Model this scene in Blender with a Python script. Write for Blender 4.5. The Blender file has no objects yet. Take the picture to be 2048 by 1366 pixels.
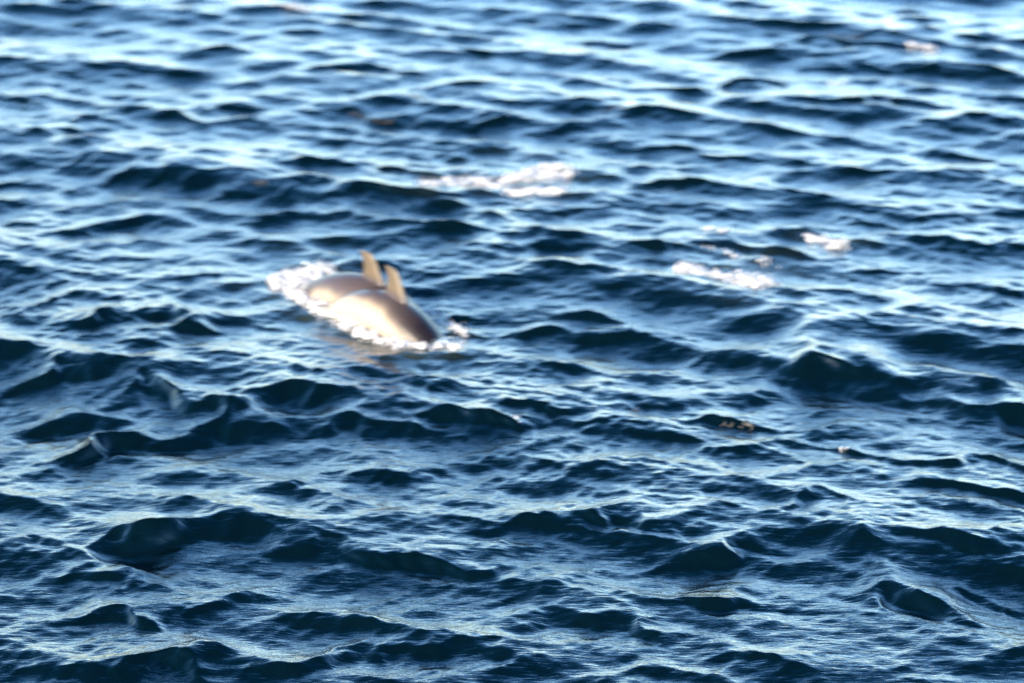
import bpy, bmesh, math, random
import numpy as np
from mathutils import Vector
sc = bpy.context.scene
C = sc.collection
R = math.radians
rng = np.random.default_rng(7)
random.seed(7)

# ------------------------------------------------------------------ camera, sky, sun, exposure
CAM_H = 6.6
PITCH = R(20.5)
HT = math.tan(R(10.5))
cam = bpy.data.cameras.new('camera')
cam.angle = R(21.0)
cam.clip_start = 0.1
cam.clip_end = 20000
camo = bpy.data.objects.new('camera', cam)
camo.location = (0, 0, CAM_H)
camo.rotation_euler = (R(90) - PITCH, 0, 0)
C.objects.link(camo)
sc.camera = camo
cam.dof.use_dof = True
cam.dof.focus_distance = 14.6
cam.dof.aperture_fstop = 1.4
cam.dof.aperture_ratio = 0.42

SUN_EL = R(22)
SUN_AZ = R(214)          # compass-like: 0 = +Y, clockwise; behind the camera on its left
world = bpy.data.worlds.new('World')
sc.world = world
world.use_nodes = True
wn = world.node_tree
sky = wn.nodes.new('ShaderNodeTexSky')
sky.sky_type = 'NISHITA'
sky.sun_disc = False
sky.sun_elevation = SUN_EL
sky.sun_rotation = SUN_AZ
sky.air_density = 1.0
sky.dust_density = 0.6
sky.ozone_density = 1.2
# deep clear blue overhead, paler towards the horizon
wtc = wn.nodes.new('ShaderNodeTexCoord')
wsep = wn.nodes.new('ShaderNodeSeparateXYZ')
wn.links.new(wtc.outputs['Generated'], wsep.inputs[0])
wr_ = wn.nodes.new('ShaderNodeValToRGB')
wr_.color_ramp.interpolation = 'B_SPLINE'
wr_.color_ramp.elements[0].position = 0.0
wr_.color_ramp.elements[0].color = (1.03, 1.0, 1.06, 1)
wr_.color_ramp.elements[1].position = 0.95
wr_.color_ramp.elements[1].color = (0.07, 0.13, 0.20, 1)
e_ = wr_.color_ramp.elements.new(0.35)
e_.color = (0.95, 1.04, 1.15, 1)
e_ = wr_.color_ramp.elements.new(0.65)
e_.color = (0.20, 0.32, 0.44, 1)
wn.links.new(wsep.outputs[2], wr_.inputs[0])
wm_ = wn.nodes.new('ShaderNodeMix')
wm_.data_type = 'RGBA'
wm_.blend_type = 'MULTIPLY'
wm_.inputs['Factor'].default_value = 1.0
wn.links.new(sky.outputs[0], wm_.inputs['A'])
wn.links.new(wr_.outputs[0], wm_.inputs['B'])
whs = wn.nodes.new('ShaderNodeHueSaturation')
whs.inputs['Saturation'].default_value = 1.2
wn.links.new(wm_.outputs['Result'], whs.inputs['Color'])
wn.links.new(whs.outputs[0], wn.nodes['Background'].inputs[0])
wn.nodes['Background'].inputs[1].default_value = 0.15

sl = bpy.data.lights.new('sun', 'SUN')
sl.energy = 2.0
sl.angle = R(0.5)
sl.color = (1.0, 0.80, 0.56)
so = bpy.data.objects.new('sun', sl)
sd = Vector((math.sin(SUN_AZ) * math.cos(SUN_EL), math.cos(SUN_AZ) * math.cos(SUN_EL), math.sin(SUN_EL)))
so.rotation_euler = sd.to_track_quat('Z', 'Y').to_euler()
so.location = (-20, -30, 20)
C.objects.link(so)
sc.view_settings.view_transform = 'Standard'
sc.view_settings.look = 'None'
sc.view_settings.exposure = 2.68
sc.view_settings.gamma = 1.0
sc.view_settings.use_curve_mapping = False

def ground(px, py, z=0.0):
    """where the sea (at height z) lies that shows at this place of the 2048 px photograph"""
    a = (px - 1024) / 1024 * HT
    b = -(py - 683) / 1024 * HT
    dy = math.cos(PITCH) + b * math.sin(PITCH)
    dz = -math.sin(PITCH) + b * math.cos(PITCH)
    t = (z - CAM_H) / dz
    return a * t, dy * t

# ------------------------------------------------------------------ node helpers
def new_mat(name):
    m = bpy.data.materials.new(name)
    m.use_nodes = True
    nt = m.node_tree
    return m, nt, nt.nodes['Principled BSDF']

def noise(nt, coord, scale, detail=4, rough=0.55, dist=0.0):
    n = nt.nodes.new('ShaderNodeTexNoise')
    n.inputs['Scale'].default_value = scale
    n.inputs['Detail'].default_value = detail
    n.inputs['Roughness'].default_value = rough
    n.inputs['Distortion'].default_value = dist
    nt.links.new(coord, n.inputs['Vector'])
    return n

def mapping(nt, coord, rot=(0, 0, 0), scale=(1, 1, 1)):
    n = nt.nodes.new('ShaderNodeMapping')
    n.inputs['Rotation'].default_value = rot
    n.inputs['Scale'].default_value = scale
    nt.links.new(coord, n.inputs['Vector'])
    return n.outputs[0]

# ------------------------------------------------------------------ water material
def water_material():
    m, nt, p = new_mat('sea_water')
    tc = nt.nodes.new('ShaderNodeTexCoord').outputs['Object']
    p.inputs['Roughness'].default_value = 0.055
    p.inputs['IOR'].default_value = 1.34
    # body colour of the deep water, greener where it holds air
    big = noise(nt, tc, 0.35, 2)
    cr = nt.nodes.new('ShaderNodeValToRGB')
    cr.color_ramp.elements[0].color = (0.0003,0.0022,0.0035,1)
    cr.color_ramp.elements[1].color = (0.0005,0.0035,0.005,1)
    nt.links.new(big.outputs[0], cr.inputs[0])
    at = nt.nodes.new('ShaderNodeAttribute')
    at.attribute_name = 'aeration'
    mx = nt.nodes.new('ShaderNodeMix')
    mx.data_type = 'RGBA'
    nt.links.new(at.outputs['Fac'], mx.inputs['Factor'])
    nt.links.new(cr.outputs[0], mx.inputs['A'])
    mx.inputs['B'].default_value = (0.055, 0.075, 0.06, 1)
    nt.links.new(mx.outputs['Result'], p.inputs['Base Color'])
    # capillary ripples: two crossing trains and fine wrinkles
    c1 = mapping(nt, tc, (0, 0, R(-58)), (1.0, 4.5, 1.0))
    n1 = noise(nt, c1, 5.5, 4, 0.6, 0.3)
    c2 = mapping(nt, tc, (0, 0, R(20)), (0.9, 1.1, 1.0))
    n2 = noise(nt, c2, 11, 3, 0.5, 0.5)
    b1 = nt.nodes.new('ShaderNodeBump')
    b1.inputs['Strength'].default_value = 1.0
    b1.inputs['Distance'].default_value = 0.0065
    nt.links.new(n1.outputs[0], b1.inputs['Height'])
    b2 = nt.nodes.new('ShaderNodeBump')
    b2.inputs['Strength'].default_value = 1.0
    b2.inputs['Distance'].default_value = 0.0035
    nt.links.new(n2.outputs[0], b2.inputs['Height'])
    nt.links.new(b1.outputs[0], b2.inputs['Normal'])
    nt.links.new(b2.outputs[0], p.inputs['Normal'])
    return m

# ------------------------------------------------------------------ sea height field
TL, TN = 18.0, 1536
def wave_tile(lmin, lmax, power, crest_deg, spread, floor, rms_slope, seed):
    r = np.random.default_rng(seed)
    k1 = np.fft.fftfreq(TN, TL / TN) * 2 * np.pi
    KX, KY = np.meshgrid(k1, k1)          # row = y, col = x
    K = np.hypot(KX, KY)
    K[0, 0] = 1
    kd = R(crest_deg)
    nx, ny = math.sin(kd), math.cos(kd)
    ca = np.abs((KX * nx + KY * ny) / K)
    D = ca ** spread + floor
    kmin, kmax = 2 * np.pi / lmax, 2 * np.pi / lmin
    band = np.exp(-(kmin / K) ** 4) * np.exp(-(K / kmax) ** 2)
    amp = K ** (-power / 2) * D * band
    amp[0, 0] = 0
    Hh = (r.normal(size=K.shape) + 1j * r.normal(size=K.shape)) * amp
    h = np.fft.ifft2(Hh).real
    sy = np.gradient(h, TL / TN, axis=0)
    sx = np.gradient(h, TL / TN, axis=1)
    f = rms_slope / math.sqrt((sx ** 2 + sy ** 2).mean())
    dx = np.fft.ifft2(Hh * 1j * KX / K).real
    dy = np.fft.ifft2(Hh * 1j * KY / K).real
    return h * f, dx * f, dy * f

def sample(tile, x, y):
    fx = (x / TL % 1) * TN
    fy = (y / TL % 1) * TN
    ix = np.floor(fx).astype(np.int64); iy = np.floor(fy).astype(np.int64)
    tx = fx - ix; ty = fy - iy
    ix %= TN; iy %= TN
    jx = (ix + 1) % TN; jy = (iy + 1) % TN
    return [(a[iy, ix] * (1 - tx) + a[iy, jx] * tx) * (1 - ty) + (a[jy, ix] * (1 - tx) + a[jy, jx] * tx) * ty for a in tile]

LOW = wave_tile(0.9, 3.6, 4.2, 22, 7, 0.02, 0.13, 11)
def two_trains(a, b):
    return tuple(p + q for p, q in zip(a, b))
# two crossing trains of chop, so that crests meet in diamonds
MID = two_trains(wave_tile(0.26, 1.05, 4.0, 24, 12, 0.015, 0.105, 5), wave_tile(0.24, 0.80, 4.0, -26, 10, 0.02, 0.07, 25))
SML = two_trains(wave_tile(0.07, 0.26, 4.0, 26, 3, 0.12, 0.075, 8), wave_tile(0.06, 0.22, 4.0, -52, 5, 0.08, 0.075, 18))

# wave crests with a steep face towards the viewer: crest line, height of the face as seen, steepness
RIDGES = [
 ([(870,622),(905,612),(940,628)],22,.8),([(885,655),(920,650),(950,662)],16,.7),([(750,704),(830,716),(905,708)],14,.7),([(560,600),(620,632),(690,668)],14,.6),
 ([(0,178),(45,176),(85,176),(115,190)],34,1),([(185,228),(240,208),(300,204),(330,202)],24,.7),
 ([(335,222),(355,212),(385,222),(405,232)],28,.8),([(420,210),(470,208),(510,220)],14,.6),
 ([(75,262),(110,254),(190,258)],18,.6),([(200,356),(245,338),(270,342)],20,.9),
 ([(280,358),(310,342),(345,340),(380,352)],30,.9),([(400,392),(450,362),(470,366),(510,372)],28,1),
 ([(0,350),(50,344),(100,350)],22,.7),([(0,430),(45,428),(90,436)],16,.8),
 ([(140,440),(215,436),(260,424),(340,424)],32,.8),([(100,335),(135,310),(175,300),(190,310)],20,.6),
 ([(310,290),(370,288)],10,.5),([(155,140),(190,138)],14,.5),([(340,145),(375,152)],8,.6),
 ([(0,30),(20,30)],10,.5),([(360,18),(385,8)],10,.6),([(410,93),(470,95)],14,.6),([(65,98),(110,88)],8,.5),
 ([(390,470),(420,464)],10,.5),([(450,480),(490,474)],10,.5),([(120,510),(180,500)],14,.4),
 ([(220,515),(300,505)],14,.4),([(90,605),(140,580),(180,575),(280,578),(380,575)],30,.7),
 ([(130,640),(200,620),(270,602),(350,605),(400,625)],50,.9),([(360,650),(410,635),(450,645)],30,.9),
 ([(10,630),(40,630),(60,645)],30,.8),([(350,550),(400,540),(500,545)],12,.5),
 ([(540,15),(560,12),(650,22)],20,.9),([(570,55),(620,55)],14,.7),
 ([(638,128),(690,118),(740,118),(790,135),(850,138)],26,1),([(560,178),(600,180)],18,.9),
 ([(580,150),(700,152),(800,160)],12,.5),([(700,215),(730,228),(790,238)],14,.7),
 ([(940,245),(1000,232),(1024,228)],14,.9),([(900,170),(970,158),(1010,168)],18,.9),
 ([(880,86),(920,98),(1010,104)],12,.6),([(700,285),(800,285),(860,300)],20,.8),
 ([(875,305),(900,292),(960,308)],18,.9),([(512,290),(640,295)],14,.6),
 ([(600,330),(640,318),(720,318),(860,330)],26,.8),([(690,388),(735,372),(780,380),(1020,378)],24,1),
 ([(525,415),(570,402),(610,412),(720,422)],34,.9),([(512,480),(570,478)],10,.7),
 ([(770,500),(820,510)],26,.9),([(940,440),(965,428),(1020,438)],18,.7),([(900,490),(950,482),(1000,500)],16,.7),
 ([(520,222),(560,232)],8,.6),([(885,60),(930,60)],8,.6),
 ([(1130,40),(1190,46)],8,.6),([(1290,42),(1350,38)],10,.6),([(1440,45),(1536,40)],8,.5),
 ([(1065,62),(1120,72),(1230,78),(1300,72)],16,.9),([(1024,95),(1060,96),(1110,104)],20,.9),
 ([(1150,120),(1210,118)],8,.5),([(1380,105),(1470,102),(1530,98)],14,.8),
 ([(1340,174),(1430,168),(1490,152),(1600,152),(1650,152)],14,1),([(1024,184),(1090,176),(1125,190)],18,.9),
 ([(1190,188),(1240,190)],8,.6),([(1170,222),(1250,217)],8,.6),([(1270,225),(1330,212),(1390,220)],26,.7),
 ([(1080,260),(1110,258)],10,.7),([(1260,305),(1310,290),(1360,290),(1400,308),(1500,316)],16,.8),
 ([(1310,320),(1360,320)],10,.6),([(1205,370),(1260,360),(1330,356),(1420,358)],20,.9),
 ([(1024,445),(1100,440)],20,.9),([(1024,413),(1220,412)],8,.7),
 ([(1315,475),(1370,462),(1420,462),(1480,470),(1560,482),(1600,495)],34,1),([(1060,495),(1200,490)],16,.6),
 ([(1090,535),(1180,540)],24,.7),([(1240,553),(1310,560),(1410,562)],20,.8),
 ([(1060,620),(1150,612),(1250,625)],24,.7),([(1024,655),(1120,645)],24,.8),([(1170,670),(1250,655),(1300,660)],30,.9),
 ([(1536,90),(1620,72),(1660,68),(1730,75),(1810,84)],16,1),([(1620,108),(1670,102)],10,.7),
 ([(1670,118),(1730,116),(1780,125)],26,.9),([(1840,120),(1900,112),(1960,120),(2048,145)],26,1),
 ([(1680,38),(1720,30)],8,.7),([(1780,12),(1840,12)],8,.5),([(1930,66),(2000,72)],8,.5),([(1960,18),(2048,20)],8,.6),
 ([(1536,185),(1650,195),(1770,190),(1860,200)],22,1),([(1920,232),(1960,228),(2060,232)],26,1),
 ([(1770,275),(1860,284),(1950,280)],10,.7),([(1560,318),(1590,311),(1610,322)],22,.9),
 ([(1660,338),(1760,340)],12,.8),([(1870,300),(1940,308),(2010,330)],14,.8),([(1850,345),(1970,344)],12,.9),
 ([(1545,365),(1575,360),(1610,380)],26,.8),([(1740,408),(1800,406),(1850,412)],18,.8),
 ([(1660,430),(1720,435),(1810,450)],16,.7),([(1880,430),(1930,420),(1960,428)],20,.6),
 ([(1840,465),(1880,470),(1980,495)],26,.8),([(1710,528),(1790,526),(1860,532)],16,.9),
 ([(1900,560),(1950,552),(2060,570)],28,.9),([(1690,588),(1730,582)],10,.8),
 ([(1610,620),(1640,615),(1750,655)],14,.7),([(1800,615),(1880,620),(1950,635)],24,.6),
 ([(0,755),(80,735),(130,730),(230,734)],40,.9),([(190,775),(230,755),(275,742),(310,760),(350,800)],60,.9),
 ([(360,800),(430,805),(512,797)],40,.9),([(50,820),(100,800),(160,810),(220,820)],60,.8),
 ([(130,905),(210,860),(280,840),(345,835),(420,820),(500,840)],60,1),([(290,990),(310,987),(330,992)],12,.8),
 ([(200,1085),(240,1055),(350,1035),(420,1022),(480,1020),(560,1040),(700,1045),(760,1075)],85,1),
 ([(0,1090),(100,1080),(190,1085)],30,.6),([(130,1160),(200,1130),(260,1140),(290,1160)],30,.9),
 ([(370,1150),(395,1145),(420,1155)],12,.7),([(130,1235),(170,1212),(230,1208),(290,1230),(350,1240)],45,1),
 ([(370,1235),(400,1215),(480,1200),(512,1195)],30,.8),([(160,1320),(200,1315),(290,1312),(330,1305),(380,1325),(420,1340)],60,1),
 ([(-20,1315),(100,1318),(140,1330)],40,.8),
 ([(690,745),(760,742),(850,760),(900,770)],22,.8),([(512,785),(600,778),(690,780)],50,.8),
 ([(640,840),(690,828),(740,835),(830,840)],50,.9),([(850,820),(920,808),(960,830),(1060,835)],40,.9),
 ([(590,955),(640,936),(780,942)],40,.7),([(840,970),(870,962),(920,970)],20,.7),
 ([(770,1110),(820,1095),(855,1090),(910,1105),(970,1122),(1024,1120)],45,1),([(890,1025),(960,1045),(1024,1050)],14,.8),
 ([(930,1190),(970,1182),(1024,1180)],30,.8),([(512,1250),(560,1245),(640,1270)],30,.7),
 ([(570,1330),(640,1310),(740,1280),(850,1290),(920,1270),(1024,1300)],50,1),
 ([(1010,812),(1090,808),(1160,815),(1210,818)],12,1),([(1240,810),(1280,808),(1360,806)],10,.8),
 ([(1410,840),(1450,832),(1540,842)],16,1),([(1024,840),(1130,850)],14,.6),([(1200,850),(1290,830),(1310,845)],20,.6),
 ([(1300,865),(1390,875)],14,.9),([(1440,895),(1500,897)],10,.8),
 ([(1090,1025),(1170,1015),(1230,1000),(1260,1015),(1350,1030),(1420,1035)],60,.9),([(1024,1040),(1080,1040)],30,.9),
 ([(1340,1090),(1440,1080),(1490,1063),(1536,1075)],45,1),([(1260,1130),(1310,1120),(1400,1130)],20,.8),
 ([(1024,1215),(1090,1190),(1200,1200),(1260,1220),(1300,1250)],70,1),([(1380,1180),(1500,1178),(1536,1185)],50,.8),
 ([(1400,1310),(1430,1305),(1500,1315),(1560,1335)],20,1),([(1260,1345),(1320,1340)],20,.8),
 ([(1460,745),(1540,722),(1620,700),(1720,725),(1780,745),(1900,770),(2080,790)],88,1.05),
 ([(1600,845),(1700,845),(1760,855)],12,.6),([(1650,875),(1700,885),(1760,898),(1860,910),(1920,898),(1980,900),(2060,930)],24,.9),
 ([(1780,960),(1840,945),(1900,955),(1990,965),(2060,985)],40,.8),([(1560,1020),(1620,985),(1670,985),(1700,1010)],40,.7),
 ([(1680,1100),(1745,1075),(1790,1095)],50,.9),([(1880,1080),(1930,1080),(2060,1110)],40,.9),
 ([(1720,1145),(1780,1130),(1850,1160),(1920,1200)],80,1),([(1820,1330),(1890,1315),(1960,1335)],30,.9),
 ([(1536,1340),(1640,1350)],20,.8),([(1960,1310),(2060,1300)],20,.9),([(1930,1170),(2060,1190)],30,.8),
 ([(1180,925),(1260,915),(1330,930)],18,.5),([(1024,930),(1080,920),(1120,935)],22,.6),
]
GX0, GX1, GY0, GY1, GS = -8.0, 8.0, 10.5, 34.0, 0.014
gx = np.arange(GX0, GX1, GS); gy = np.arange(GY0, GY1, GS)
G = np.zeros((len(gy), len(gx)))
SLOPE = 0.46
for pts, hpx, st in RIDGES:
    if hpx >= 40: st *= 1.15
    wr = []
    for it in range(2):
        A = 0.0 if it == 0 else sum(q[2] for q in wr) / len(wr) * SLOPE * st * 0.55
        wr = []
        for (px, py) in pts:
            x0, y0 = ground(px, py, A)
            x1, y1 = ground(px, py + hpx, 0)
            wr.append((x0, y0, max(0.07, (y0 - y1) * 0.58)))
    xs = np.array([q[0] for q in wr]); ys = np.array([q[1] for q in wr]); ws = np.array([q[2] for q in wr])
    end = max(0.20, (xs[-1] - xs[0]) * 0.30)
    i0 = max(0, int((xs[0] - 2.5 * end - GX0) / GS)); i1 = min(len(gx), int((xs[-1] + 2.5 * end - GX0) / GS))
    if i1 - i0 < 4: continue
    X = gx[i0:i1]
    # extend the crest line past its ends, falling back a little
    yc = np.interp(X, xs, ys); w = np.interp(X, xs, ws)
    ker = max(3, int(0.10 / GS)); kk = np.hanning(ker * 2 + 1); kk /= kk.sum()
    yc = np.convolve(np.pad(yc, ker, mode='edge'), kk, mode='valid')
    mid = 1 / (1 + np.exp(-(X - xs[0]) / end * 3)) / (1 + np.exp((X - xs[-1]) / end * 3))
    ph = rng.uniform(0, 6.28, 3)
    yc = yc + 0.035 * np.sin(X * 7 + ph[0]) + 0.02 * np.sin(X * 17 + ph[1]) + 0.009 * np.sin(X * 41 + ph[2])
    mid = mid * (0.9 + 0.16 * np.sin(X * 6.3 + ph[2]) + 0.10 * np.sin(X * 15 + ph[0]))
    wmax = w.max()
    j0 = max(0, int((ys.min() - 2.2 * wmax - GY0) / GS)); j1 = min(len(gy), int((ys.max() + 6 * wmax - GY0) / GS))
    if j1 - j0 < 4: continue
    Y = gy[j0:j1][:, None]
    t = (yc[None, :] - Y) / w[None, :]
    ramp = 0.07 * np.logaddexp(0, (1.0 - t) / 0.07)
    g = np.where(t > 0, ramp, np.exp(-(np.abs(t) / 2.1) ** 1.15)) - 0.12 * np.exp(-((t - 1.35) / 0.5) ** 2)
    G[j0:j1, i0:i1] += g * mid[None, :] * (w * SLOPE * st)[None, :]
G -= G.mean() * 0.5

def gsample(x, y):
    # the crest lines wander and break up a little
    wx = sample((LOW[0] / LOW[0].std(), MID[0] / MID[0].std()), x * 1.3 + 3.1, y * 1.3 + 5.2)
    wy = sample((LOW[0] / LOW[0].std(), MID[0] / MID[0].std()), x * 1.3 - 6.3, y * 1.3 + 1.7)
    amp = 0.9 + 0.22 * sample((MID[0] / MID[0].std(),), x * 0.45 + 2.0, y * 0.45 + 9.0)[0]
    x0 = x
    x = x + 0.05 * wx[0] + 0.03 * wx[1]
    y = y + 0.026 * wy[0] + 0.020 * wy[1]
    fx = np.clip((x - GX0) / GS, 0, len(gx) - 1.001); fy = np.clip((y - GY0) / GS, 0, len(gy) - 1.001)
    ix = fx.astype(int); iy = fy.astype(int); tx = fx - ix; ty = fy - iy
    v = (G[iy, ix] * (1 - tx) + G[iy, ix + 1] * tx) * (1 - ty) + (G[iy + 1, ix] * (1 - tx) + G[iy + 1, ix + 1] * tx) * ty
    inside = np.clip((8 - np.abs(x)) / 1.0, 0, 1) * np.clip((y - 10.5) / 1.0, 0, 1) * np.clip((34 - y) / 2.0, 0, 1)
    return v * inside * amp

def framed(x, y):
    """1 where the hand-placed crests stand, 0 beyond them"""
    hw = np.maximum(y, 5) * 0.20
    return (np.clip((hw + 0.6 - np.abs(x)) / 0.9, 0, 1) * np.clip((y - 11.6) / 1.0, 0, 1) * np.clip((31 - y) / 2.5, 0, 1))

def sea(x, y, cell=0.01):
    x = np.asarray(x, float); y = np.asarray(y, float)
    lw = np.clip(1.6 - cell / 0.8, 0, 1); mw = np.clip(1.6 - cell / 0.2, 0, 1); sw = np.clip(1.6 - cell / 0.05, 0, 1)
    F = framed(x, y)
    lf = lw * (1.0 - 0.5 * F)
    a = sample(LOW, x, y); b = sample(MID, x, y); c = sample(SML, x, y)
    # ripples gather in patches: gustier and calmer stretches
    gust = 0.88 + 0.30 * np.sin(x * 1.1 + 0.6 * y + 1.0) * np.sin(0.55 * y - 0.4 * x + 2.0)
    # water stirred up by the animals
    stir = 1 + 0.9 * np.exp(-((x + 0.75) / 0.9) ** 2 - ((y - 20.2) / 1.0) ** 2)
    b = [q * stir for q in b]
    z = a[0] * lf + b[0] * mw + c[0] * sw * gust + gsample(x, y)
    ch = 1.05
    dx = (a[1] * lf + b[1] * mw + c[1] * sw * 0.6) * ch
    dy = (a[2] * lf + b[2] * mw + c[2] * sw * 0.6) * ch - 0.18 * np.clip(gsample(x, y), 0, 0.3)
    return x + dx, y + dy, z

def H(x, y):
    return float(sea(np.array([x]), np.array([y]))[2][0])

# places of the animals
DOLPHINS = [dict(px=762, py=640), dict(px=716, py=596)]
def grow(start, stop, first, ratio):
    out = []; s = first; p = start
    while abs(p) < stop:
        s *= ratio; p += s; out.append(p)
    return out
du = 0.00055
uc = np.arange(-0.225, 0.225 + du / 2, du)
ue = np.array(grow(0.225, 5.0, du, 1.13))
U = np.concatenate([-ue[::-1], uc, ue])
yy = [11.9]
while yy[-1] < 30.5: yy.append(yy[-1] + 0.0095 * (yy[-1] / 13) ** 1.5)
far = []; s = 0.03; p = yy[-1]
while p < 6000: s *= 1.13; p += s; far.append(p)
near = []; s = 0.0095; p = yy[0]
while p > -3000: s *= 1.13; p -= s; near.append(p)
Yr = np.array(near[::-1] + yy + far)
RR = np.sqrt(Yr ** 2 + 64)
X = U[None, :] * RR[:, None]
Y = np.repeat(Yr[:, None], len(U), 1)
cell = np.maximum(np.gradient(U)[None, :] * RR[:, None], np.gradient(Yr)[:, None])
PX, PY, PZ = sea(X.ravel(), Y.ravel(), cell.ravel())
nv = PX.size
nr, nc = X.shape
idx = np.arange(nv).reshape(nr, nc)
quads = np.stack([idx[:-1, :-1], idx[:-1, 1:], idx[1:, 1:], idx[1:, :-1]], -1).reshape(-1, 4)
def grid_mesh(name, co, quads):
    me = bpy.data.meshes.new(name)
    n = len(quads)
    me.vertices.add(len(co)); me.vertices.foreach_set('co', np.ascontiguousarray(co, np.float32).ravel())
    me.loops.add(n * 4); me.loops.foreach_set('vertex_index', quads.astype(np.int32).ravel())
    me.polygons.add(n); me.polygons.foreach_set('loop_start', np.arange(0, n * 4, 4, dtype=np.int32))
    me.update(calc_edges=True)
    me.polygons.foreach_set('use_smooth', np.ones(n, bool))
    me.update()
    return me
me = grid_mesh('sea', np.stack([PX, PY, PZ], 1), quads)
# aerated water round the splashes
AIR = [(600,560,80,45,.8),(690,640,100,45,.7),(800,690,110,30,.8),(1060,350,110,40,.5),(900,365,80,22,.5),(1480,545,110,30,.6),(1660,475,60,20,.4),(1500,590,60,20,.4)]
air = np.zeros(nv)
for (px, py, rx, ry, s) in AIR:
    cx, cy = ground(px, py); sx = abs(ground(px + rx, py)[0] - cx); sy = abs(ground(px, py - ry)[1] - cy)
    air = np.maximum(air, s * np.exp(-((PX - cx) / sx) ** 2 - ((PY - cy) / sy) ** 2))
nz = sample(SML, PX * 0.5, PY * 0.5)[0]
air = np.clip(air * (0.7 + 25 * nz), 0, 1)
a_ = me.attributes.new('aeration', 'FLOAT', 'POINT')
a_.data.foreach_set('value', air.astype(np.float32))
me.materials.append(water_material())
seao = bpy.data.objects.new('sea', me)
seao['kind'] = 'structure'
C.objects.link(seao)

# ------------------------------------------------------------------ small helpers for the things
def thing(name, label, cat, loc, rz=0.0, group=None):
    o = bpy.data.objects.new(name, None)
    o.empty_display_size = 0.2
    o.location = loc
    o.rotation_euler = (0, 0, rz)
    o['label'] = label
    o['category'] = cat
    if group: o['group'] = group
    C.objects.link(o)
    return o

def part(name, me, mat, parent, kind=None):
    o = bpy.data.objects.new(name, me)
    if mat is not None:
        me.materials.clear(); me.materials.append(mat)
    o.parent = parent
    if kind: o['kind'] = kind
    C.objects.link(o)
    return o

# ------------------------------------------------------------------ dolphins
def skin_material():
    m, nt, p = new_mat('wet_dolphin_skin')
    at = nt.nodes.new('ShaderNodeAttribute'); at.attribute_name = 'skin'
    tc = nt.nodes.new('ShaderNodeTexCoord').outputs['Object']
    n = noise(nt, tc, 9, 5, 0.6)
    mx = nt.nodes.new('ShaderNodeMix'); mx.data_type = 'RGBA'; mx.blend_type = 'MULTIPLY'
    mx.inputs['Factor'].default_value = 0.35
    nt.links.new(at.outputs['Color'], mx.inputs['A']); nt.links.new(n.outputs[1], mx.inputs['B'])
    hs = nt.nodes.new('ShaderNodeMix'); hs.data_type = 'RGBA'; hs.inputs['Factor'].default_value = 0.7
    nt.links.new(mx.outputs['Result'], hs.inputs['A']); nt.links.new(at.outputs['Color'], hs.inputs['B'])
    nt.links.new(hs.outputs['Result'], p.inputs['Base Color'])
    p.inputs['Roughness'].default_value = 0.38
    p.inputs['IOR'].default_value = 1.38
    c = mapping(nt, tc, (0, 0, 0), (1.0, 2.5, 2.5))
    n2 = noise(nt, c, 22, 4, 0.6)
    b = nt.nodes.new('ShaderNodeBump'); b.inputs['Strength'].default_value = 0.5; b.inputs['Distance'].default_value = 0.004
    nt.links.new(n2.outputs[0], b.inputs['Height']); nt.links.new(b.outputs[0], p.inputs['Normal'])
    return m
SKIN = skin_material()
def plain(name, col, rough):
    m, nt, p = new_mat(name)
    tc = nt.nodes.new('ShaderNodeTexCoord').outputs['Object']
    n = noise(nt, tc, 60, 2)
    cr = nt.nodes.new('ShaderNodeValToRGB')
    cr.color_ramp.elements[0].color = tuple(v * 0.8 for v in col) + (1,)
    cr.color_ramp.elements[1].color = tuple(col) + (1,)
    nt.links.new(n.outputs[0], cr.inputs[0]); nt.links.new(cr.outputs[0], p.inputs['Base Color'])
    p.inputs['Roughness'].default_value = rough
    return m
EYE = plain('dark_eye', (0.012, 0.01, 0.01), 0.08)

DL = 1.9
PS = [0, .02, .05, .085, .11, .15, .22, .30, .38, .46, .55, .63, .72, .80, .88, .94, .975]
PW = [.012, .022, .030, .045, .075, .105, .145, .178, .196, .200, .190, .165, .125, .082, .042, .026, .014]
PH = [.010, .018, .026, .042, .082, .115, .152, .182, .200, .205, .196, .174, .138, .098, .062, .042, .016]
FIN_S = 0.46
TAILK = [1.9]; GIRTH = [1.0]
def spine(s, arch, dive):
    """centre of the body in the animal's own frame: x forward, z up, fin base at x = 0"""
    x = -(s - FIN_S) * DL
    z = -arch * np.where(s > .48, TAILK[0], 1.0) * (s - 0.48) ** 2 * DL - dive * np.maximum(0, 0.40 - s) ** 2 * DL
    return x, z

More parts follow.
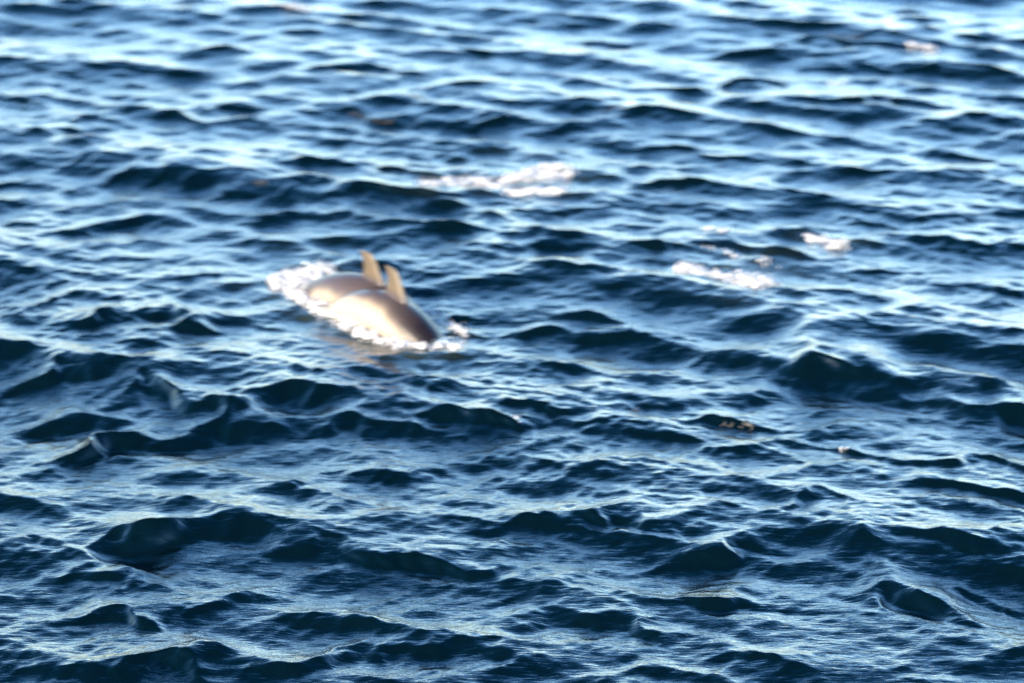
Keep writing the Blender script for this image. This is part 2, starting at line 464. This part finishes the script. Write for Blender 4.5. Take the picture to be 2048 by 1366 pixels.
def dolphin_mesh(arch, dive, cover=0.0):
    bm = bmesh.new()
    ss = np.concatenate([np.linspace(0, .12, 14), np.linspace(.135, .975, 44)])
    from itertools import repeat
    def smooth_interp(s, P):
        v = 0; W = 0
        for d, wt in ((-.02, 1), (-.01, 2), (0, 3), (.01, 2), (.02, 1)):
            v += wt * np.interp(np.clip(s + d, 0, .975), PS, P); W += wt
        return v / W
    NR = 28
    rings = []
    for s in ss:
        x, z = spine(s, arch, dive); x2, z2 = spine(s + .004, arch, dive)
        tx, tz = x - x2, z - z2
        l = math.hypot(tx, tz); tx /= l; tz /= l
        ux, uz = -tz, tx               # up across the body axis
        w = smooth_interp(s, PW) * GIRTH[0]; h = smooth_interp(s, PH) * GIRTH[0]
        r = []
        for k in range(NR):
            a = 2 * math.pi * k / NR
            cy, cz = math.sin(a) * w, math.cos(a) * h
            if .10 < s < .20: cz += 0.010 * math.sin((s - .10) / .10 * math.pi) * (1 if cz > 0 else 0)
            r.append(bm.verts.new((x + ux * cz, cy, z + uz * cz)))
        rings.append(r)
    for a, b in zip(rings, rings[1:]):
        for k in range(NR):
            bm.faces.new((a[k], a[(k + 1) % NR], b[(k + 1) % NR], b[k]))
    bm.faces.new(rings[0][::-1]); bm.faces.new(rings[-1])
    def blade(profile, place):
        """profile: (lead, trail, half thickness) at each height step; place(u along chord, t outwards, v thickness)"""
        st = []
        for (t, lead, trail, th) in profile:
            row = []
            N = 10
            for side in (1, -1):
                for i in range(N + 1) if side == 1 else range(N - 1, 0, -1):
                    f = i / N
                    u = lead + (trail - lead) * f
                    q = th * 2.2 * (math.sqrt(max(f, 0)) * (1 - f) + 0.04) * side
                    row.append(bm.verts.new(place(u, t, q)))
            st.append(row)
        n = len(st[0])
        for a, b in zip(st, st[1:]):
            for k in range(n):
                bm.faces.new((a[k], a[(k + 1) % n], b[(k + 1) % n], b[k]))
        bm.faces.new(st[0][::-1]); bm.faces.new(st[-1])
    # dorsal fin: raked back, hollow trailing edge
    x0, z0 = spine(FIN_S, arch, dive)
    prof = []
    for i in range(10):
        t = i / 9
        hgt = -0.05 + t * 0.255
        flare = 0.055 * max(0, 1 - t / .42) ** 2
        q = max(0, t - .15) / .85
        lead = 0.125 - 0.145 * q - 0.010 * q * q
        trail = -0.120 - 0.040 * q + 0.030 * math.sin(q * math.pi)
        if t > .93: lead -= .015
        prof.append((hgt, lead + flare, trail - flare * .8, 0.030 * (1 - .66 * t)))
    blade(prof, lambda u, t, q: (u, q, z0 + .19 * GIRTH[0] + t))
    # flippers
    for sd in (1, -1):
        xf, zf = spine(.235, arch, dive)
        prof = []
        for i in range(8):
            t = i / 7
            prof.append((t * 0.26 - .03, 0.05 - .14 * t ** 1.3, -0.06 - .13 * t ** 1.1, 0.016 * (1 - .75 * t)))
        blade(prof, lambda u, t, q, sd=sd: (xf + u, sd * (.115 + t * .75), zf - .07 - t * .62 + q))
    # flukes
    xf, zf = spine(.955, arch, dive)
    for sd in (1, -1):
        prof = []
        for i in range(9):
            t = i / 8
            prof.append((t * 0.25 - .01, 0.07 - .19 * t ** 1.2, -0.05 - .085 * t ** .8 - .03 * math.sin(t * 3.1), 0.014 * (1 - .8 * t)))
        blade(prof, lambda u, t, q, sd=sd: (xf + u, sd * t, zf + q - .15 * abs(t) * 0 + (u * .5)))
    me = bpy.data.meshes.new('body_raw')
    bmesh.ops.recalc_face_normals(bm, faces=bm.faces)
    bm.to_mesh(me); bm.free()
    tmp = bpy.data.objects.new('tmp', me); C.objects.link(tmp)
    r = tmp.modifiers.new('r', 'REMESH'); r.mode = 'VOXEL'; r.voxel_size = 0.0075
    s_ = tmp.modifiers.new('s', 'SMOOTH'); s_.iterations = 5; s_.factor = 0.5
    dg = bpy.context.evaluated_depsgraph_get()
    out = bpy.data.meshes.new_from_object(tmp.evaluated_get(dg))
    bpy.data.objects.remove(tmp); bpy.data.meshes.remove(me)
    out.name = 'dolphin_body'
    n = len(out.vertices)
    co = np.empty(n * 3, np.float32); out.vertices.foreach_get('co', co); co = co.reshape(-1, 3)
    # colour of the skin: dark cape, cream flank and belly, tan fin
    sg = np.linspace(0, 1, 200); sx, sz = spine(sg, arch, dive)
    d = (co[:, 0:1] - sx[None, :]) ** 2 + (co[:, 2:3] - sz[None, :]) ** 2
    j = d.argmin(1); s = sg[j]
    up = co[:, 2] - sz[j] + 0.15 * (co[:, 0] - sx[j]); lat = np.abs(co[:, 1])
    ang = np.arctan2(lat / np.interp(s, PS, PW).clip(.02), up / np.interp(s, PS, PH).clip(.02))
    edge = np.interp(s, [0, .10, .18, .26, .34, .42, .50, .58, .66, .80, 1], [1.7, 1.9, 2.0, 1.52, 1.22, 1.00, .80, .66, .62, 1.3, 1.9])
    edge = edge + cover + 0.05 * np.sin(s * 37) + 0.03 * np.sin(s * 90 + 1)
    f = 1 / (1 + np.exp(-(ang - edge) / 0.11))
    cape = np.array([.052, .039, .038]); cream = np.array([.32, .255, .185]); tan = np.array([.088, .066, .045]); belly = np.array([.36, .33, .28])
    dark = np.array([.008, .005, .006])  # shade on the head's shadow side, painted into the skin colour
    head_shade = np.clip((.47 - s) / .15, 0, 1)[:, None]
    capec = cape * (1 - head_shade) + dark * head_shade
    b = np.clip((ang - 2.0) / .5, 0, 1)[:, None]
    light = cream * (1 - b) + belly * b
    colr = capec * (1 - f[:, None]) + light * f[:, None]
    fin = np.clip((up - np.interp(s, PS, PH) - .002) / .03, 0, 1) * (np.abs(co[:, 0]) < .3) * (lat < .05)
    colr = colr * (1 - fin[:, None]) + tan * fin[:, None]
    rgba = np.concatenate([colr, np.ones((n, 1))], 1).astype(np.float32)
    at = out.color_attributes.new('skin', 'FLOAT_COLOR', 'POINT')
    at.data.foreach_set('color', rgba.ravel())
    out.polygons.foreach_set('use_smooth', np.ones(len(out.polygons), bool))
    return out

def make_dolphin(label, pfin, zback, heading, pitch, roll, arch, dive, cover=0.0, tailk=1.9, girth=1.0):
    TAILK[0] = tailk; GIRTH[0] = girth
    x, y = ground(pfin[0], pfin[1], zback)
    base = np.mean([H(x + dx, y + dy) for dx in (-.4, 0, .4) for dy in (-.4, 0, .4)])
    x, y = ground(pfin[0], pfin[1], zback + base)
    t = thing('dolphin', label, 'dolphin', (x, y, base), heading, 'dolphins surfacing side by side')
    me = dolphin_mesh(arch, dive, cover)
    b = part('body', me, SKIN, t)
    b.location = (0, 0, zback - .21 * girth)
    b.rotation_euler = (roll, pitch, 0)
    s = .135
    sx, sz = spine(s, arch, dive)
    for sd in (1, -1):
        bm = bmesh.new(); bmesh.ops.create_uvsphere(bm, u_segments=16, v_segments=10, radius=.013)
        e = bpy.data.meshes.new('eye'); bm.to_mesh(e); bm.free()
        for p_ in e.polygons: p_.use_smooth = True
        o = part('eye', e, EYE, b); o.location = (sx, sd * np.interp(s, PS, PW) * .93, sz - .02)
    bm = bmesh.new(); bmesh.ops.create_uvsphere(bm, u_segments=16, v_segments=8, radius=1)
    e = bpy.data.meshes.new('blowhole'); bm.to_mesh(e); bm.free()
    sx, sz = spine(.17, arch, dive)
    o = part('blowhole', e, EYE, b); o.location = (sx, 0, sz + np.interp(.17, PS, PH) * 1.06); o.scale = (.008, .018, .006)
    return t

make_dolphin('front dolphin with cream flank and dark cape, diving nose first beside the long foam line', (783, 592), .225, R(-41), R(11), R(-4), .66, .6, 0.0, 2.9, .90)
make_dolphin('rear dolphin half hidden behind the front one, tan dorsal fin raised highest', (742, 557), .235, R(-38), R(9), R(1), .60, .5, .52, 2.1, .95)

# ------------------------------------------------------------------ foam and spray
def foam_material(name, col, warm):
    m, nt, p = new_mat(name)
    tc = nt.nodes.new('ShaderNodeTexCoord').outputs['Object']
    n = noise(nt, tc, 45, 4, 0.7)
    cr = nt.nodes.new('ShaderNodeValToRGB')
    cr.color_ramp.elements[0].position = 0.3; cr.color_ramp.elements[0].color = tuple(v * 0.6 for v in col) + (1,)
    cr.color_ramp.elements[1].position = 0.62; cr.color_ramp.elements[1].color = tuple(col) + (1,)
    nt.links.new(n.outputs[0], cr.inputs[0]); nt.links.new(cr.outputs[0], p.inputs['Base Color'])
    p.inputs['Roughness'].default_value = 0.5
    lc = mapping(nt, tc, (0, 0, R(-55)), (0.45, 1.0, 1.0))
    ln = noise(nt, lc, 38, 3, 0.65, 0.6)
    lr = nt.nodes.new('ShaderNodeMapRange'); lr.inputs['From Min'].default_value = 0.37; lr.inputs['From Max'].default_value = 0.53
    nt.links.new(ln.outputs[0], lr.inputs['Value']); nt.links.new(lr.outputs[0], p.inputs['Alpha'])
    b = nt.nodes.new('ShaderNodeBump'); b.inputs['Strength'].default_value = 0.7; b.inputs['Distance'].default_value = 0.008
    nt.links.new(n.outputs[0], b.inputs['Height']); nt.links.new(b.outputs[0], p.inputs['Normal'])
    return m
FOAM = foam_material('white_foam', (0.74, 0.72, 0.70), 0)
GLINT = foam_material('sun_glint_foam', (0.05, 0.048, 0.042), 1)  # warm tint of the sun glints, put into crumbs on the crests
ICO = None
def ico():
    bm = bmesh.new(); bmesh.ops.create_icosphere(bm, subdivisions=1, radius=1)
    v = np.array([q.co[:] for q in bm.verts]); f = np.array([[q.index for q in fc.verts] for fc in bm.faces]); bm.free()
    return v, f
ICO = ico()
MIDN = MID[0] / MID[0].std(); SMLN = SML[0] / SML[0].std()

def foam(name, label, cat, path, thick, cover, drops, dz, mat, seed, group='foam patches left by the dolphins', dsize=(.002, .0065)):
    """path: list of (px, py, radius in px) in the photograph, laid on the sea surface there"""
    r = np.random.default_rng(seed)
    P = []
    for (px, py, rad) in path:
        x, y = ground(px, py, 0.03)
        x1, _ = ground(px + rad, py, 0.03); _, y1 = ground(px, py - rad, 0.03)
        P.append((x, y, abs(x1 - x), abs(y1 - y) * .9))
    P = np.array(P)
    mx = P[:, 2].max() * 1.4; my = P[:, 3].max() * 1.4
    step = 0.0065
    xs = np.arange(P[:, 0].min() - mx, P[:, 0].max() + mx, step)
    ys = np.arange(P[:, 1].min() - my, P[:, 1].max() + my, step * 1.6)
    X, Y = np.meshgrid(xs, ys)
    D = np.full(X.shape, -1.0)
    seq = list(zip(P, P[1:])) if len(P) > 1 else [(P[0], P[0])]
    for a, b in seq:
        for k in range(9):
            q = a + (b - a) * k / 8
            D = np.maximum(D, 1 - np.hypot((X - q[0]) / q[2], (Y - q[1]) / q[3]))
    # lacy clumps, drawn out along the run of the water
    A_ = X * .55 + Y * .84; B_ = -X * .84 + Y * .55
    ox, oy = r.uniform(-9, 9, 2)
    n = .5 * sample((MIDN,), A_ * 1.2 + ox, B_ * 3.0 + oy)[0] + .5 * sample((SMLN,), A_ * .8 + oy, B_ * 1.9 + ox)[0] + .45 * sample((SMLN,), A_ * 1.6 + ox, B_ * 3.8 + oy)[0]
    rag = sample((SMLN,), X * 2.5 - ox, Y * 1.6 - oy)[0]
    n = .55 * n + .75 * sample((SMLN,), A_ * 2.0 + oy, B_ * 4.6 + ox)[0] * .6
    fld = D * 1.15 + n * .75 + (cover - 1.02)
    keep = (fld > 0) & (D > -.25)
    cx, cy = X.mean(), Y.mean()
    SX, SY, SZ = sea(X.ravel(), Y.ravel())
    e = np.clip(fld.ravel() / .5, 0, 1)
    Z = SZ - .006 + (.010 + thick * (.55 + .28 * np.clip(n.ravel(), -1, 1.5)) * np.clip(D.ravel() * 1.3, 0, 1)) * e + .006 * rag.ravel() * e
    SX = SX + .004 * r.normal(size=SX.size); SY = SY + .006 * r.normal(size=SX.size); Z = Z + .003 * r.normal(size=SX.size) * e
    nr_, nc_ = X.shape
    ix = np.arange(nr_ * nc_).reshape(nr_, nc_)
    cellk = keep[:-1, :-1] & keep[1:, :-1] & keep[:-1, 1:] & keep[1:, 1:]
    Q = np.stack([ix[:-1, :-1], ix[:-1, 1:], ix[1:, 1:], ix[1:, :-1]], -1)[cellk]
    zc = float(np.median(Z))
    t = thing(name, label, cat, (cx, cy, zc), 0, group)
    if len(Q):
        used = np.unique(Q); rem = np.zeros(nr_ * nc_, int); rem[used] = np.arange(len(used))
        co = np.stack([SX[used] - cx, SY[used] - cy, Z[used] - zc], 1)
        part('foam', grid_mesh('foam', co, rem[Q]), mat, t, 'stuff')
    if drops:
        w = np.clip(D.ravel() + .15, 0, 1) * (np.clip(n.ravel() + .8, .05, 2))
        pick = r.choice(len(w), drops, p=w / w.sum())
        v, f = ICO
        rad = r.uniform(dsize[0], dsize[1], drops) * (r.uniform(.4, 1, drops))
        up = np.abs(r.normal(0, 1, drops)) * dz * r.uniform(0, 1, drops)
        ctr = np.stack([SX[pick] - cx + r.normal(0, .01, drops), SY[pick] - cy + r.normal(0, .01, drops), Z[pick] - zc + up], 1)
        st = np.stack([r.uniform(.7, 1.6, drops), r.uniform(.7, 1.3, drops), r.uniform(.7, 1.2, drops)], 1)
        V = (ctr[:, None, :] + v[None] * (rad[:, None] * st)[:, None, :]).reshape(-1, 3)
        F = (f[None] + (np.arange(drops) * len(v))[:, None, None]).reshape(-1, 3)
        me = bpy.data.meshes.new('droplets'); me.from_pydata(V.tolist(), [], F.tolist())
        me.polygons.foreach_set('use_smooth', np.ones(len(F), bool)); me.update()
        part('droplets', me, mat, t, 'stuff')
    return t

foam('splash', 'bright white splash thrown up behind the two dolphins', 'splash',
     [(556,553,16),(590,550,28),(628,545,32),(655,548,22),(615,578,18)], .06, 1.15, 900, .03, FOAM, 1, None)
foam('foam_trail', 'long white foam trail running down along the near flank of the front dolphin', 'foam trail',
     [(590,576,13),(625,596,18),(662,606,26),(690,626,22),(706,644,12),(728,656,15),(768,668,6),(800,674,13),(832,682,4),(852,684,6)], .035, 1.1, 500, .02, FOAM, 2, None)
foam('bow_spray', 'fine spray and droplets thrown out to the right of the dolphins heads', 'spray',
     [(868,690,10),(895,682,14),(918,688,10)], .02, .5, 160, .03, FOAM, 3, None)
foam('spray_arc', 'thin arc of spray peeling off the far side of the diving dolphins', 'spray',
     [(850,612,14),(885,620,22),(915,640,18),(938,655,14)], .02, .34, 160, .03, FOAM, 4, None)
foam('foam_patch', 'ragged white foam patch left of the pair beyond the dolphins', 'foam patch',
     [(845,355,9),(865,357,14),(905,358,17),(955,354,15),(1000,356,10)], .02, .68, 120, .02, FOAM, 5)
foam('foam_patch', 'largest far foam patch, brightest at its right end beyond the dolphins', 'foam patch',
     [(1010,352,14),(1060,340,22),(1105,332,24),(1135,335,16)], .03, .70, 160, .02, FOAM, 6)
foam('foam_patch', 'low white foam strip in front of the largest far foam patch', 'foam patch',
     [(1015,376,10),(1065,374,12),(1125,376,12)], .02, .82, 80, .02, FOAM, 7)
foam('foam_patch', 'long white foam streak to the right of the dolphins, widening at its right end', 'foam patch',
     [(1362,524,12),(1392,532,14),(1430,543,12),(1470,550,16),(1505,558,26),(1545,556,18)], .04, 1.15, 300, .02, FOAM, 8)
foam('foam_patch', 'small foam patch right of and above the long white streak', 'foam patch',
     [(1618,465,8),(1650,472,12),(1688,482,10)], .02, .85, 70, .015, FOAM, 9)
foam('foam_patch', 'faint flecks of foam on the wave face above the long white streak', 'foam patch',
     [(1400,484,8),(1450,492,14),(1480,505,14),(1560,522,8)], .004, .02, 30, .005, FOAM, 10)
foam('foam_patch', 'thin pale foam flecks on the crest above the dark wave right of centre', 'foam patch',
     [(1410,456,6),(1440,457,8),(1465,461,5)], .006, .35, 24, .006, FOAM, 11)
G2 = 'sun glints on wave crests, built as foam crumbs'  # sparkle of the sun on crests, modelled as small foam crumbs
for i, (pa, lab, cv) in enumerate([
    ([(548,10,6),(585,14,8),(630,22,6)], 'golden sun glint on a crest at the top edge left of centre', .60),
    ([(350,12,5),(385,8,6)], 'tiny golden sun glint nearest the top left corner', .5),
    ([(690,212,6),(715,224,8),(760,234,6),(790,238,5)], 'sparkling brown line of sun glints beyond and above the dolphins', .32),
    ([(670,188,6),(690,186,6)], 'faint pink glint fleck above the brown sparkling line', .4),
    ([(815,190,8),(850,196,10)], 'faint pinkish patch of glints between the brown sparkling line and the top edge', .36),
    ([(1655,70,6),(1680,74,7),(1725,76,5)], 'golden sun glints on the left of the long far crest at upper right', .5),
    ([(1812,86,6),(1840,92,8),(1868,97,6)], 'brightest cream sun glint at upper right', .72),
    ([(1662,153,5),(1690,151,6)], 'single pale sun glint at the right end of a far dark crest', .6),
    ([(478,372,5),(500,371,7),(522,373,5)], 'golden sun glints on a small peaked wave left of the far foam patches', .55),
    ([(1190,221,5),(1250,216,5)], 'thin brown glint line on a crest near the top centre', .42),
    ([(1420,836,5),(1445,840,7),(1480,838,6),(1508,841,6)], 'golden sun glints on a narrow crest below the big dark wave', .36),
    ([(1028,842,4),(1038,842,5)], 'tiny golden sun glint below centre, alone on a thin crest', .7),
    ([(1270,812,4),(1300,812,4)], 'faint golden glints just left of the narrow glint line', .4),
    ([(1686,884,3),(1694,885,4)], 'tiniest golden glint below the big dark wave', .7),
    ([(1560,96,4),(1590,98,4)], 'dim glint on the crest beside the far golden glints', .2),
    ([(1920,190,4),(1985,195,4)], 'brown glint flecks near the right edge at the top', .4),
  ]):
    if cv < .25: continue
    foam('sun_glint', lab, 'foam crest', pa, .002, cv - .04, 22, .004, GLINT if cv < .58 else FOAM, 30 + i, G2, (.002, .004))
